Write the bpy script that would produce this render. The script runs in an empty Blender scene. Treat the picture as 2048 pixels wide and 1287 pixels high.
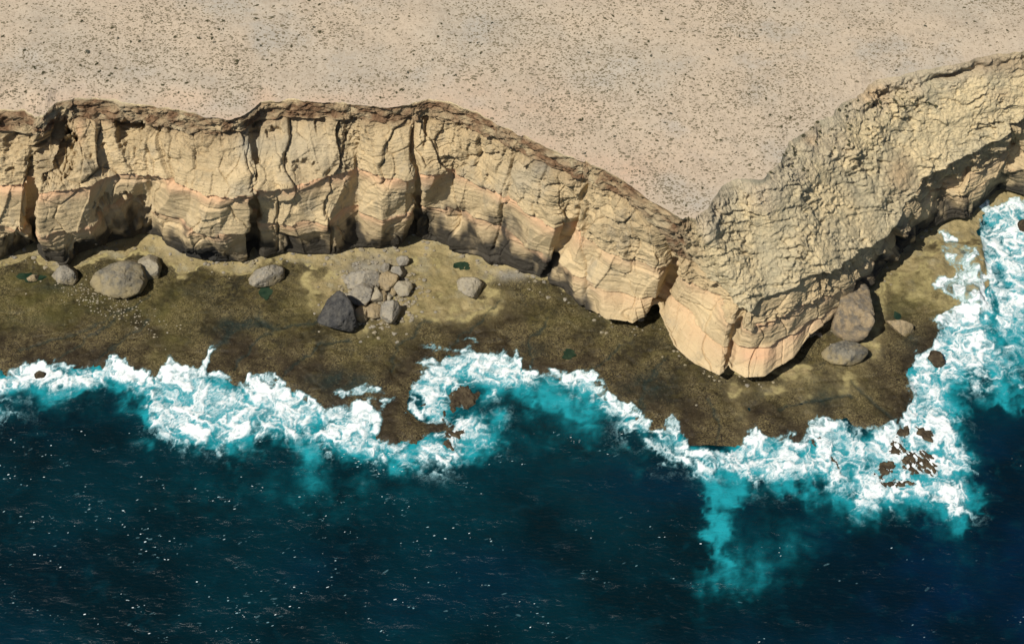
import bpy, math, random
import numpy as np
C = bpy.context.scene.collection
random.seed(7); RNG = np.random.default_rng(11)

# ------------------------------------------------------------------ camera, sky, sun, exposure
PITCH = math.radians(50.0); DIST = 765.0; HFOV = math.radians(30.0)
CAM = np.array([0.0, -DIST*math.cos(PITCH), DIST*math.sin(PITCH)])
cam_data = bpy.data.cameras.new('camera'); cam = bpy.data.objects.new('camera', cam_data); C.objects.link(cam)
cam.location = CAM; cam.rotation_euler = (math.pi/2-PITCH, 0, 0)
cam_data.sensor_width = 36; cam_data.lens = 18/math.tan(HFOV/2)
cam_data.clip_start = 1; cam_data.clip_end = 30000
bpy.context.scene.camera = cam

SUN_E, SUN_A = math.radians(54), math.radians(45)      # elevation; angle from behind the camera towards the left
sdir = np.array([-math.cos(SUN_E)*math.sin(SUN_A), -math.cos(SUN_E)*math.cos(SUN_A), math.sin(SUN_E)])
world = bpy.data.worlds.new('World'); bpy.context.scene.world = world; world.use_nodes = True
wn = world.node_tree
bg = wn.nodes['Background']; bg.inputs[1].default_value = 0.06
sky = wn.nodes.new('ShaderNodeTexSky'); sky.sky_type = 'NISHITA'; sky.sun_disc = False
sky.sun_elevation = SUN_E; sky.sun_rotation = math.atan2(sdir[0], sdir[1])
wn.links.new(sky.outputs[0], bg.inputs[0])
sl = bpy.data.lights.new('sun', 'SUN'); sl.energy = 5.0; sl.angle = math.radians(0.5); sl.color = (1, 0.94, 0.84)
so = bpy.data.objects.new('sun', sl); C.objects.link(so)
from mathutils import Vector
so.rotation_euler = Vector(sdir).to_track_quat('Z', 'Y').to_euler(); so.location = (-300, -300, 600)
vs = bpy.context.scene.view_settings
vs.view_transform = 'Standard'; vs.look = 'None'; vs.exposure = 0.0; vs.gamma = 1; vs.use_curve_mapping = False

# ------------------------------------------------------------------ survey: photograph point + height -> place
K = math.tan(HFOV/2)/1024
FW = np.array([0, math.cos(PITCH), -math.sin(PITCH)]); UP = np.array([0, math.sin(PITCH), math.cos(PITCH)])
def P(px, py, z):
    px, py, z = np.broadcast_arrays(np.asarray(px, float), np.asarray(py, float), np.asarray(z, float))
    a = (px-1024)*K; b = (643.5-py)*K
    d = FW + b[..., None]*UP; d = d.copy(); d[..., 0] += a
    t = (z-CAM[2])/d[..., 2]
    return CAM + d*t[..., None]
def toPx(X):
    r = np.asarray(X)-CAM; f = r@FW
    return 1024+r[..., 0]/f/K, 643.5-(r@UP)/f/K

# ------------------------------------------------------------------ noise
def _h(ix, iy, iz, seed):
    with np.errstate(over='ignore'):
        h = (ix.astype(np.uint32)*np.uint32(374761393) + iy.astype(np.uint32)*np.uint32(668265263)
             + iz.astype(np.uint32)*np.uint32(2147483647 - 61) + np.uint32(seed*1274126177 & 0xffffffff))
        h ^= h >> np.uint32(13); h *= np.uint32(1274126177); h ^= h >> np.uint32(16); h *= np.uint32(2246822519); h ^= h >> np.uint32(15)
    return h.astype(np.float64)/4294967295.0
def vn(x, y, z=None, seed=0):
    x = np.asarray(x, float); y = np.asarray(y, float)
    fx = np.floor(x); fy = np.floor(y); ix = fx.astype(np.int64); iy = fy.astype(np.int64)
    u = x-fx; v = y-fy; u = u*u*u*(u*(u*6-15)+10); v = v*v*v*(v*(v*6-15)+10)
    def lay(iz):
        a = _h(ix, iy, iz, seed); b = _h(ix+1, iy, iz, seed); c = _h(ix, iy+1, iz, seed); d = _h(ix+1, iy+1, iz, seed)
        return (a*(1-u)+b*u)*(1-v)+(c*(1-u)+d*u)*v
    if z is None: return lay(np.zeros_like(ix))*2-1
    z = np.asarray(z, float); fz = np.floor(z); iz = fz.astype(np.int64); w = z-fz; w = w*w*(3-2*w)
    return (lay(iz)*(1-w)+lay(iz+1)*w)*2-1
def fbm(x, y, z=None, o=4, seed=0, g=.5):
    s = 0; a = 1; t = 0
    for i in range(o):
        k = 2.03**i
        s = s+a*vn(x*k+i*17.3, y*k-i*9.1, None if z is None else z*k+i*5.7, seed+i); t += a; a *= g
    return s/t*1.6
def ridge(x, y, z=None, o=3, seed=0):
    s = 0; a = 1; t = 0
    for i in range(o):
        k = 2.1**i
        s = s+a*(1-np.abs(vn(x*k+i*7.7, y*k+i*3.1, None if z is None else z*k+i*2.3, seed+i))*2); t += a; a *= .55
    return s/t
def sst(a, b, x):
    t = np.clip((x-a)/(b-a), 0, 1); return t*t*(3-2*t)
def worley(x, y, seed=0, jit=.85):
    fx = np.floor(x).astype(np.int64); fy = np.floor(y).astype(np.int64)
    d1 = np.full(x.shape, 9.); d2 = d1.copy(); cid = np.zeros(x.shape, np.int64); cx = np.zeros(x.shape); cy = cx.copy()
    for i in (-1, 0, 1):
        for j in (-1, 0, 1):
            gx = fx+i; gy = fy+j; zz = np.zeros_like(gx)
            qx = gx+.5+jit*(_h(gx, gy, zz, seed)-.5); qy = gy+.5+jit*(_h(gx, gy, zz+1, seed)-.5)
            d = np.hypot(x-qx, y-qy); m = d < d1
            d2 = np.where(m, d1, np.minimum(d2, d)); d1 = np.where(m, d, d1)
            cid = np.where(m, gx*7919+gy, cid); cx = np.where(m, qx, cx); cy = np.where(m, qy, cy)
    return d1, d2, cid, x-cx, y-cy
def rnd(cid, k): return _h(cid, np.zeros_like(cid), np.full_like(cid, k), 77)*2-1
def sdf(x, y, poly):                                      # > 0 inside
    p = np.asarray(poly, float); q = np.roll(p, -1, 0)
    best = np.full(x.shape, 1e18); ins = np.zeros(x.shape, bool)
    for (ax, ay), (bx, by) in zip(p, q):
        ex, ey = bx-ax, by-ay; L = ex*ex+ey*ey+1e-12
        t = np.clip(((x-ax)*ex+(y-ay)*ey)/L, 0, 1)
        best = np.minimum(best, (x-ax-t*ex)**2+(y-ay-t*ey)**2)
        c = ((ay > y) != (by > y)) & (x < (bx-ax)*(y-ay)/((by-ay) if by != ay else 1e-9)+ax)
        ins ^= c
    d = np.sqrt(best); return np.where(ins, d, -d)
def pdist(x, y, pl):
    p = np.asarray(pl, float); best = np.full(x.shape, 1e18)
    for (ax, ay), (bx, by) in zip(p[:-1], p[1:]):
        ex, ey = bx-ax, by-ay; L = ex*ex+ey*ey+1e-12
        t = np.clip(((x-ax)*ex+(y-ay)*ey)/L, 0, 1)
        best = np.minimum(best, (x-ax-t*ex)**2+(y-ay-t*ey)**2)
    return np.sqrt(best)
def blob(px, py, L):
    s = np.zeros(np.shape(px))
    for (x, y, rx, ry, a) in L: s = s+a*np.exp(-((px-x)/rx)**2-((py-y)/ry)**2)
    return s

# ------------------------------------------------------------------ mesh and material helpers
def mesh(name, V, F, mat, attrs=None, smooth=True):
    V = np.ascontiguousarray(V, np.float32).reshape(-1, 3); F = np.ascontiguousarray(F, np.int32); n = F.shape[1]
    m = bpy.data.meshes.new(name)
    m.vertices.add(len(V)); m.vertices.foreach_set('co', V.ravel())
    m.loops.add(F.size); m.loops.foreach_set('vertex_index', F.ravel())
    m.polygons.add(len(F)); m.polygons.foreach_set('loop_start', np.arange(0, F.size, n, dtype=np.int32))
    m.polygons.foreach_set('use_smooth', np.full(len(F), smooth, dtype=bool))
    for k, a in (attrs or {}).items():
        at = m.attributes.new(k, 'FLOAT', 'POINT'); at.data.foreach_set('value', np.ascontiguousarray(a, np.float32).ravel())
    m.update(); m.validate()
    if mat: m.materials.append(mat)
    return m
def obj(name, m, label=None, cat=None, group=None, kind=None):
    o = bpy.data.objects.new(name, m); C.objects.link(o)
    for k, v in (('label', label), ('category', cat), ('group', group), ('kind', kind)):
        if v: o[k] = v
    return o
def grid(nr, nc):
    i = np.arange(nr-1)[:, None]*nc+np.arange(nc-1)[None]
    return np.stack([i, i+nc, i+nc+1, i+1], -1).reshape(-1, 4)
class NT:
    def __init__(s, name):
        s.m = bpy.data.materials.new(name); s.m.use_nodes = True; s.t = s.m.node_tree; s.b = s.t.nodes['Principled BSDF']
        s.co = s.t.nodes.new('ShaderNodeTexCoord').outputs['Object']; s.b.inputs['Specular IOR Level'].default_value = .2
        s.b.inputs['Roughness'].default_value = .9
    def n(s, k): return s.t.nodes.new(k)
    def l(s, a, b): s.t.links.new(a, b)
    def put(s, sock, v):
        if hasattr(v, 'is_output') or isinstance(v, bpy.types.NodeSocket): s.l(v, sock)
        else: sock.default_value = (*v, 1) if isinstance(v, tuple) and len(v) == 3 and sock.type == 'RGBA' else v
    def attr(s, name):
        a = s.n('ShaderNodeAttribute'); a.attribute_name = name; return a.outputs['Fac']
    def noise(s, scale, detail=4, rough=.55, st=(1, 1, 1), dist=0):
        mp = s.n('ShaderNodeMapping'); s.l(s.co, mp.inputs[0]); mp.inputs['Scale'].default_value = st
        q = s.n('ShaderNodeTexNoise'); s.l(mp.outputs[0], q.inputs['Vector']); q.inputs['Scale'].default_value = scale
        q.inputs['Detail'].default_value = detail; q.inputs['Roughness'].default_value = rough; q.inputs['Distortion'].default_value = dist
        return q.outputs[0]
    def vor(s, scale, st=(1, 1, 1), feat='DISTANCE_TO_EDGE'):
        mp = s.n('ShaderNodeMapping'); s.l(s.co, mp.inputs[0]); mp.inputs['Scale'].default_value = st
        q = s.n('ShaderNodeTexVoronoi'); q.feature = feat; s.l(mp.outputs[0], q.inputs['Vector']); q.inputs['Scale'].default_value = scale
        return q.outputs['Distance']
    def ramp(s, v, a, b, lo=0., hi=1.):
        r = s.n('ShaderNodeMapRange'); r.interpolation_type = 'SMOOTHSTEP'; s.put(r.inputs[0], v)
        r.inputs[1].default_value = a; r.inputs[2].default_value = b; r.inputs[3].default_value = lo; r.inputs[4].default_value = hi
        return r.outputs[0]
    def math(s, op, a, b=0.):
        q = s.n('ShaderNodeMath'); q.operation = op; s.put(q.inputs[0], a); s.put(q.inputs[1], b); return q.outputs[0]
    def mix(s, f, a, b, mode='MIX'):
        q = s.n('ShaderNodeMix'); q.data_type = 'RGBA'; q.blend_type = mode
        s.put(q.inputs[0], f); s.put(q.inputs[6], a); s.put(q.inputs[7], b); return q.outputs[2]
    def bump(s, h, dist=.3, strength=1., nrm=None):
        q = s.n('ShaderNodeBump'); s.l(h, q.inputs['Height']); q.inputs['Distance'].default_value = dist; q.inputs['Strength'].default_value = strength
        if nrm: s.l(nrm, q.inputs['Normal'])
        return q.outputs[0]
    def done(s, col, nrm=None, rough=None):
        s.put(s.b.inputs['Base Color'], col)
        if nrm: s.l(nrm, s.b.inputs['Normal'])
        if rough is not None: s.put(s.b.inputs['Roughness'], rough)
        return s.m

def mat_cliff():
    t = NT('sandstone')
    c = t.mix(t.ramp(t.noise(.05, 4), .35, .65), (.58, .45, .26), (.46, .355, .205))
    c = t.mix(t.ramp(t.noise(.11, 5, .6, (1, 1, .45)), .52, .72, 0, .7), c, (.35, .30, .21))
    c = t.mix(t.ramp(t.noise(.5, 3, .6, (.12, .12, 1.5)), .5, .7, 0, .45), c, (.64, .50, .305))
    c = t.mix(t.ramp(t.noise(.9, 4, .65, (.1, .1, 1.3)), .56, .72, 0, .5), c, (.36, .27, .145))
    c = t.mix(t.ramp(t.noise(2.0, 4, .7, (.3, .3, 1.5)), .60, .70, 0, .55), c, (.22, .17, .10))
    jn = t.math('ABSOLUTE', t.math('SUBTRACT', t.noise(.13, 2, .5, (1.3, 1.3, .35), .8), .5))
    c = t.mix(t.math('MULTIPLY', t.ramp(jn, .006, .0), .6), c, (.14, .105, .065))
    c = t.mix(t.ramp(t.noise(.16, 4, .6, (1, 1, .12)), .58, .75, 0, .6), c, (.29, .25, .165))
    c = t.mix(t.math('MULTIPLY', t.attr('rough'), t.ramp(t.noise(.17, 5, .65, (1, 1, .6)), .5, .68, 0, .55)), c, (.30, .25, .155))
    c = t.mix(t.attr('grey'), c, (.31, .295, .235))
    c = t.mix(t.attr('pink'), c, t.mix(t.noise(.3, 3), (.62, .37, .22), (.56, .38, .22)))
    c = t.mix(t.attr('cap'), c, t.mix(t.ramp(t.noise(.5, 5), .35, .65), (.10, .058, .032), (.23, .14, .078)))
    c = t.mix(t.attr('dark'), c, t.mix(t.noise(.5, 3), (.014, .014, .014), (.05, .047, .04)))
    rg = t.attr('rough')
    h1 = t.noise(1.1, 6, .65, (.28, .28, 2.2), .35); h2 = t.noise(1.3, 7, .7)
    n1 = t.bump(t.math('MULTIPLY', h1, t.ramp(rg, 0, 1, .35, 1.4)), .9, .8)
    n2 = t.bump(h2, .5, .7, n1)
    return t.done(c, n2)
def mat_slope():
    t = NT('weathered_limestone')
    c = t.mix(t.ramp(t.noise(.07, 4), .38, .62), (.68, .55, .325), (.60, .495, .30))
    c = t.mix(t.ramp(t.noise(.25, 5, .6), .5, .68, 0, .55), c, (.50, .44, .28))
    c = t.mix(t.ramp(t.noise(.9, 4, .6, (.6, .6, 1.5)), .52, .68, 0, .55), c, (.70, .57, .35))
    c = t.mix(t.ramp(t.noise(1.6, 3, .6, (.6, .6, 1.5)), .58, .68, 0, .7), c, (.20, .17, .11))
    c = t.mix(t.attr('grey'), c, t.mix(t.noise(1., 3), (.15, .14, .10), (.33, .30, .22)))
    c = t.mix(t.attr('sandy'), c, t.mix(t.ramp(t.noise(1.2, 4), .5, .62), (.52, .43, .30), (.38, .31, .21)))
    c = t.mix(t.ramp(t.noise(.045, 4), .45, .6, 0, .45), c, (.45, .405, .28))
    c = t.mix(t.attr('pink'), c, (.54, .37, .20))
    c = t.mix(t.attr('cap'), c, t.mix(t.ramp(t.noise(.5, 5), .35, .65), (.13, .075, .04), (.26, .16, .09)))
    h1 = t.noise(.9, 6, .65, (.7, .7, 1.4), .5)
    n1 = t.bump(h1, .9, .9); n2 = t.bump(t.noise(1.7, 5, .78), .45, .9, n1)
    return t.done(c, n2)
def mat_sand():
    t = NT('pale_sand')
    c = t.mix(t.ramp(t.noise(.018, 4), .4, .62), (.465, .38, .28), (.43, .37, .285))
    c = t.mix(t.ramp(t.noise(.035, 5, .6), .52, .68, 0, .7), c, (.38, .35, .295))
    rill = t.math('ABSOLUTE', t.math('SUBTRACT', t.noise(.022, 4, .6, (1, 2.2, 1), .5), .5))
    c = t.mix(t.math('MULTIPLY', t.ramp(rill, .02, .0), .35), c, (.33, .285, .22))
    c = t.mix(t.attr('pink'), c, (.50, .365, .255))
    c = t.mix(t.ramp(t.noise(.55, 4, .6), .5, .64, 0, .55), c, (.33, .265, .19))
    c = t.mix(t.ramp(t.noise(1.4, 3, .6), .57, .66, 0, .6), c, (.21, .17, .12))
    c = t.mix(t.ramp(t.noise(.8, 4, .6), .60, .70, 0, .5), c, (.56, .48, .38))
    return t.done(c, t.bump(t.noise(1.0, 5, .6), .35, .6))
def mat_platform():
    t = NT('algae_rock')
    olive = t.mix(t.ramp(t.noise(.09, 5, .6), .38, .62), (.038, .030, .011), (.019, .016, .008))
    olive = t.mix(t.ramp(t.noise(.6, 5, .65), .5, .66, 0, .75), olive, (.09, .072, .03))
    olive = t.mix(t.ramp(t.noise(.22, 6, .68, (1, 1, 1), .6), .5, .62, 0, .7), olive, (.080, .066, .022))
    olive = t.mix(t.ramp(t.noise(.3, 5, .65), .54, .66, 0, .7), olive, (.018, .019, .012))
    brown = t.mix(t.ramp(t.noise(.25, 5, .65), .35, .65), (.018, .013, .007), (.040, .030, .016))
    c = t.mix(t.attr('brown'), olive, brown)
    pale = t.mix(t.ramp(t.noise(.2, 5, .6), .35, .65), (.36, .285, .14), (.24, .195, .095))
    pale = t.mix(t.ramp(t.noise(.12, 4, .6), .5, .68, 0, .7), pale, (.28, .255, .17))
    c = t.mix(t.attr('pale'), c, pale)
    pa = t.attr('pale')
    c = t.mix(t.math('MULTIPLY', t.ramp(pa, .2, .42), t.math('MULTIPLY', t.ramp(pa, .75, .5), t.ramp(t.noise(.15, 4), .4, .6))), c, (.34, .285, .13))
    c = t.mix(t.attr('green'), c, (.095, .085, .022))
    fil = t.math('ABSOLUTE', t.math('SUBTRACT', t.noise(.8, 4, .6, (1, 1, 1), 1.5), .5))
    c = t.mix(t.math('MULTIPLY', t.ramp(fil, .05, .0), t.ramp(t.noise(.07, 4), .40, .60, 0, .75)), c, (.25, .20, .09))
    c = t.mix(t.math('MULTIPLY', t.attr('wet'), t.ramp(t.noise(.5, 4), .3, .6, .55, 1)), c, (.014, .024, .020))
    c = t.mix(t.attr('grey'), c, (.23, .215, .18))
    c = t.mix(t.ramp(t.noise(1.3, 5, .7), .56, .70, 0, .7), c, (.02, .017, .011))
    c = t.mix(t.math('MULTIPLY', t.ramp(t.noise(1.7, 4, .7), .58, .68), .45), c, (.24, .195, .10))
    n = t.bump(t.noise(.9, 6, .7), .5, .9)
    r = t.ramp(t.noise(.2, 3), .4, .6, .5, .95)
    return t.done(c, n, r)
def mat_sea():
    t = NT('sea_water')
    deep = t.mix(t.attr('navy'), (.0002, .0160, .0235), (.0002, .0105, .0300))
    deep = t.mix(t.ramp(t.noise(.02, 3), .4, .62, 0, .75), deep, (.0001, .0052, .0080))
    tq = t.mix(t.ramp(t.attr('aer'), .3, 1), (.001, .055, .07), (.012, .275, .325))
    f = t.math('ADD', t.attr('aer'), t.math('MULTIPLY', t.math('SUBTRACT', t.noise(.12, 5, .6, (1, 1, 1), .6),   .5), t.ramp(t.attr('aer'), 0, .35, 0, 1.1)))
    c = t.mix(t.ramp(f, .0, 1.12), deep, tq)
    n = t.bump(t.noise(.45, 6, .66, (.8, 1.9, 1), .5), .7, .6)
    c = t.mix(t.math('MULTIPLY', t.ramp(t.noise(.09, 5, .62, (1, 1.7, 1), .7), .52, .75), .45), c, (.001, .030, .043))
    t.b.inputs['Specular IOR Level'].default_value = .18
    return t.done(c, n, .2)
def mat_pool():
    t = NT('pool_water')
    c = t.mix(t.ramp(t.noise(.3, 3), .4, .6), (.010, .026, .016), (.022, .042, .024))
    t.b.inputs['Specular IOR Level'].default_value = .4
    return t.done(c, t.bump(t.noise(1.2, 3), .1, .2), .12)
def mat_foam():
    t = NT('sea_foam')
    a = t.attr('foam'); nz = t.noise(1.0, 5, .68, (1, 1, 1), 1.2)
    f = t.math('ADD', a, t.math('MULTIPLY', t.math('SUBTRACT', nz, .5), .6))
    al = t.ramp(f, .0, 1.08)
    c = t.mix(t.ramp(f, .3, .9), (.33, .66, .73), (.76, .815, .82))
    t.l(al, t.b.inputs['Alpha'])
    return t.done(c, t.bump(t.noise(.6, 4, .6, (1, 1, 1), .8), .5, .35), .8)
def mat_leaf(name, a, b):
    t = NT(name)
    q = t.n('ShaderNodeObjectInfo').outputs['Random']
    c = t.mix(q, a, b); c = t.mix(t.noise(3, 3), c, tuple(v*.6 for v in a))
    return t.done(c)
def mat_rock(name, a, b, low, lowz):
    t = NT(name)
    c = t.mix(t.ramp(t.noise(.35, 5, .6), .36, .64), a, b)
    c = t.mix(t.ramp(t.noise(.8, 5, .65), .52, .68, 0, .7), c, tuple(v*.5 for v in a))
    c = t.mix(t.ramp(t.noise(.5, 5, .65, (1, 1, .3)), .55, .7, 0, .6), c, low)
    c = t.mix(t.attr('low'), c, low)
    n = t.bump(t.noise(1.2, 7, .72, (1, 1, 1.8)), .8, 1.0)
    return t.done(c, n)
M = dict(cliff=mat_cliff(), slope=mat_slope(), sand=mat_sand(), plat=mat_platform(), sea=mat_sea(), pool=mat_pool(), foam=mat_foam())

# ------------------------------------------------------------------ the coast, surveyed at stations: rim | lip z | bed 1 | bed 2 | brow
ST = [
 ((-160,245),(-160,278),66,(-160,385),(-160,460),(-160,528)),
 ((0,222),(0,255),66,(0,370),(0,455),(0,515)),
 ((50,224),(48,262),66,(45,372),(40,462),(30,508)),
 ((70,238),(72,270),66,(68,362),(66,430),(75,482)),
 ((88,238),(85,270),66,(80,385),(80,468),(92,520)),
 ((110,206),(108,250),65,(110,385),(130,462),(125,524)),
 ((150,197),(150,232),66,(170,372),(180,445),(160,508)),
 ((200,200),(200,240),65,(215,355),(215,430),(210,490)),
 ((280,210),(280,246),66,(285,348),(288,405),(285,466)),
 ((310,213),(308,252),66,(312,352),(318,420),(322,474)),
 ((370,222),(365,262),66,(370,378),(380,458),(370,515)),
 ((440,235),(435,268),66,(440,398),(440,472),(440,522)),
 ((480,230),(480,262),66,(498,395),(500,460),(497,520)),
 ((510,212),(508,245),66,(509,370),(509,425),(510,498)),
 ((522,206),(522,240),66,(522,382),(524,440),(525,508)),
 ((560,203),(560,232),67,(560,378),(557,445),(560,506)),
 ((630,202),(630,232),67,(630,362),(628,442),(625,508)),
 ((665,205),(665,234),67,(665,352),(660,445),(660,508)),
 ((710,209),(710,238),67,(714,332),(716,408),(715,495)),
 ((765,212),(765,242),67,(768,356),(765,442),(760,492)),
 ((820,209),(820,240),67,(815,360),(812,428),(800,487)),
 ((838,206),(838,238),67,(832,348),(834,402),(830,468)),
 ((856,200),(856,235),66,(852,352),(848,415),(845,478)),
 ((900,208),(900,240),66,(895,338),(890,416),(885,488)),
 ((940,222),(938,255),66,(932,345),(932,420),(935,504)),
 ((1010,254),(1006,290),66,(1006,388),(1003,452),(1000,526)),
 ((1055,275),(1050,305),66,(1060,432),(1058,492),(1050,543)),
 ((1100,298),(1095,330),66,(1108,455),(1095,512),(1078,554)),
 ((1130,312),(1130,345),66,(1130,440),(1110,512),(1095,553)),
 ((1165,322),(1162,355),66,(1155,462),(1150,545),(1130,584)),
 ((1180,328),(1178,362),65,(1170,470),(1165,560),(1170,612)),
 ((1212,342),(1208,378),65,(1210,495),(1215,580),(1200,632)),
 ((1260,365),(1255,402),64,(1265,520),(1270,595),(1265,647)),
 ((1300,398),(1295,440),60,(1315,535),(1312,595),(1300,622)),
 ((1340,422),(1335,475),54,(1345,512),(1335,560),(1312,612)),
 ((1360,432),(1352,505),45,(1352,545),(1345,590),(1325,640)),
 ((1375,436),(1385,525),42,(1380,562),(1375,620),(1345,690)),
 ((1388,437),(1445,568),40,(1430,590),(1410,668),(1390,728)),
 ((1400,430),(1472,610),39,(1455,640),(1445,697),(1438,750)),
 ((1410,425),(1482,618),39,(1475,640),(1463,690),(1455,735)),
 ((1440,385),(1505,624),39,(1502,655),(1502,692),(1490,755)),
 ((1465,366),(1545,590),39,(1545,640),(1540,688),(1530,752)),
 ((1500,365),(1600,572),40,(1590,615),(1580,665),(1572,725)),
 ((1540,345),(1640,545),40,(1620,600),(1608,648),(1605,690)),
 ((1560,320),(1668,548),38,(1650,595),(1645,630),(1645,648)),
 ((1572,290),(1690,535),36,(1690,575),(1690,600),(1680,625)),
 ((1612,262),(1715,502),35,(1720,536),(1725,554),(1735,575)),
 ((1660,235),(1775,478),30,(1770,494),(1772,509),(1775,526)),
 ((1680,208),(1800,440),33,(1800,470),(1800,488),(1800,508)),
 ((1720,190),(1830,395),37,(1838,416),(1840,440),(1835,472)),
 ((1745,165),(1840,360),40,(1862,382),(1865,412),(1862,454)),
 ((1800,155),(1890,325),42,(1905,355),(1910,390),(1905,437)),
 ((1900,130),(1960,303),43,(1955,338),(1950,378),(1945,430)),
 ((1960,115),(2018,265),48,(2003,306),(1988,354),(1966,408)),
 ((2020,108),(2028,243),50,(2022,285),(2012,330),(2000,378)),
 ((2060,100),(2065,232),52,(2066,300),(2066,350),(2062,392)),
 ((2250,60),(2250,190),52,(2250,265),(2250,320),(2250,370)),
]
H = 75.0
sx = np.array([s[4][0] for s in ST], float)
Z1 = np.interp(sx, [850,1000,1100,1200,1350,1400,1450,1550,1650,1740,1800,2000,2060],[48,43,39,37,35,32,29,28,24,20,22,30,32])
Z2 = np.interp(sx, [850,1000,1100,1200,1350,1450,1550,1650,1740,1800,1900,2000,2060],[27,24,20,18,18,17,17,13,12,13,18,21,20])
ZO = np.interp(sx, [1100,1168,1190,1250,1300,1335,1400,1500,1600,1640,1700,1800,1850,2100],[4,4.5,8,10,11,11,11,10,9,9,8,7,5,5])
INS = np.interp(sx, [1080,1172,1200,1640,1680,1800,1900],[3,4,11,10,6,9,5])
NS = len(ST); keys = np.arange(NS)
step = [0.]
for a, b in zip(ST[:-1], ST[1:]):
    step.append(max(math.dist(a[i], b[i]) for i in (0, 1, 3, 4, 5)))
cum = np.cumsum(step)
PXS = 1.55
us = np.interp(np.arange(0, cum[-1]+1, PXS), cum, keys)
def rail(i, zz):
    px = np.interp(us, keys, [s[i][0] for s in ST]); py = np.interp(us, keys, [s[i][1] for s in ST])
    z = np.interp(us, keys, zz) if np.ndim(zz) else np.full(us.shape, zz)
    return px, py, z
def sm(a, w):
    k = np.hanning(w*2+3)[1:-1]; k /= k.sum(); pad = np.pad(a, ((w, w),)+((0, 0),)*(a.ndim-1), mode='edge')
    return np.apply_along_axis(lambda c: np.convolve(c, k, 'valid'), 0, pad)
R = [P(*rail(0, H)), P(*rail(1, [s[2] for s in ST])), P(*rail(3, Z1)), P(*rail(4, Z2)), P(*rail(5, ZO))]
# seaward direction of the wall in plan
plan = sm((R[2]+R[3]+R[4])/3, 45); tan = np.gradient(plan, axis=0); tan[:, 2] = 0
tan /= np.linalg.norm(tan, axis=1)[:, None]+1e-9
OUT = np.stack([tan[:, 1], -tan[:, 0], np.zeros(len(tan))], 1)
ins = np.interp(us, keys, INS)[:, None]
zo = R[4][:, 2:3]
def withz(a, z): a = a.copy(); a[:, 2:3] = z; return a
R.append(withz(R[4]-OUT*ins*.75, zo*.62))
R.append(withz(R[4]-OUT*ins, -2.0))
# ragged edge
s_arc = np.concatenate([[0], np.cumsum(np.linalg.norm(np.diff(plan[:, :2], axis=0), axis=1))])
jag = fbm(s_arc/5, s_arc*0+3, o=4, seed=5)*1.1+fbm(s_arc/22, s_arc*0+9, o=2, seed=6)*1.2
sw_ = sst(1340, 1420, toPx(R[0])[0])[:, None]; R[0] = R[0]*(1-sw_)+sm(R[0], 16)*sw_; R[1] = R[1]*(1-sw_)+sm(R[1], 9)*sw_
J0 = -np.stack([jag*.3, -jag, 0*jag], 1)
jag2 = fbm(s_arc/6, s_arc*0+13, o=4, seed=8)
J1 = OUT*(jag2*1.6)[:, None]
# coast beyond the frame
def ext(r, first, dx):
    e = r[0 if first else -1].copy(); e[0] += dx; return e[None]
EXT = [30, 90, 250, 700, 2000, 5000]
def extend(r):
    return np.concatenate([ext(r, True, -d) for d in EXT[::-1]]+[r]+[ext(r, False, d) for d in EXT])
SEG = [120, 78, 46, 52, 9, 6]; NC = len(us)
rows = []; seg = []; frac = []
for k, n in enumerate(SEG):
    for j in range(n):
        f = j/n; rows.append(R[k]*(1-f)+R[k+1]*f+(J0*math.exp(-f/.12)*(1 if j else 1) + J1*math.exp(-(1-f)/.12) if k == 0 else J1*math.exp(-f/.2) if k == 1 else 0)); seg.append(k); frac.append(f)
rows.append(R[-1]); seg.append(len(SEG)-1); frac.append(1.)
B = np.array(rows); seg = np.array(seg)[:, None]; frac = np.array(frac)[:, None]
PX, PY = toPx(B); S = np.broadcast_to(s_arc, B.shape[:2]); Zb = B[..., 2]; X = B[..., 0]; Y = B[..., 1]
# smooth normals of the survey surface
du = np.gradient(B, axis=1); dv = np.gradient(B, axis=0)
N = np.cross(dv, du); N /= np.linalg.norm(N, axis=2)[..., None]+1e-9
N = sm(np.swapaxes(sm(N, 6), 0, 1), 10).swapaxes(0, 1); N /= np.linalg.norm(N, axis=2)[..., None]+1e-9
N[seg[:, 0] >= 4] = OUT[None]
isS = (seg == 0)
z1 = R[2][:, 2][None]; z2 = R[3][:, 2][None]; zl = R[1][:, 2][None]
slope_w = sst(18, 60, np.hypot(R[1][:, 0]-R[0][:, 0], R[1][:, 1]-R[0][:, 1])[None]*3.8-12)*np.ones_like(Zb)   # broad weathered slope on the right
D = np.zeros_like(Zb)
face = 1-isS*1.0
# jointed blocks: each its own set-back and tilt
zw = Zb+fbm(S/30, Zb/30, o=2, seed=21)*2
def blocks(ls, lz, seed, amp, tilt):
    d1, d2, cid, ox, oz = worley(S/ls+.15*fbm(S/9, Zb/9, o=2, seed=seed+3), zw/lz, seed, .75)
    return amp*rnd(cid, 1)+tilt*(ox*rnd(cid, 2)*1.0+oz*rnd(cid, 3)*.7), d2-d1
upper = sst(-2, 1, Zb-z1)*face
lower = face-upper
b1_, e1 = blocks(19, 24, 31, .9, 3.0); b2_, e2 = blocks(6.5, 7, 32, .55, 1.1); b3_, e3 = blocks(2.6, 1.6, 33, .25, .4)
hd0 = 1-.6*sst(1330, 1370, PX)*sst(1700, 1640, PX)
D += face*hd0*(b1_*(.75+.35*upper)+b2_*(.30+.9*upper)+b3_*(.10+.7*upper))
D -= face*(1.0*np.exp(-(e1/.022)**2)+(.35+.55*upper)*np.exp(-(e2/.06)**2)*sst(-.1, .5, vn(S/11, Zb/11, seed=36)))
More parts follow.
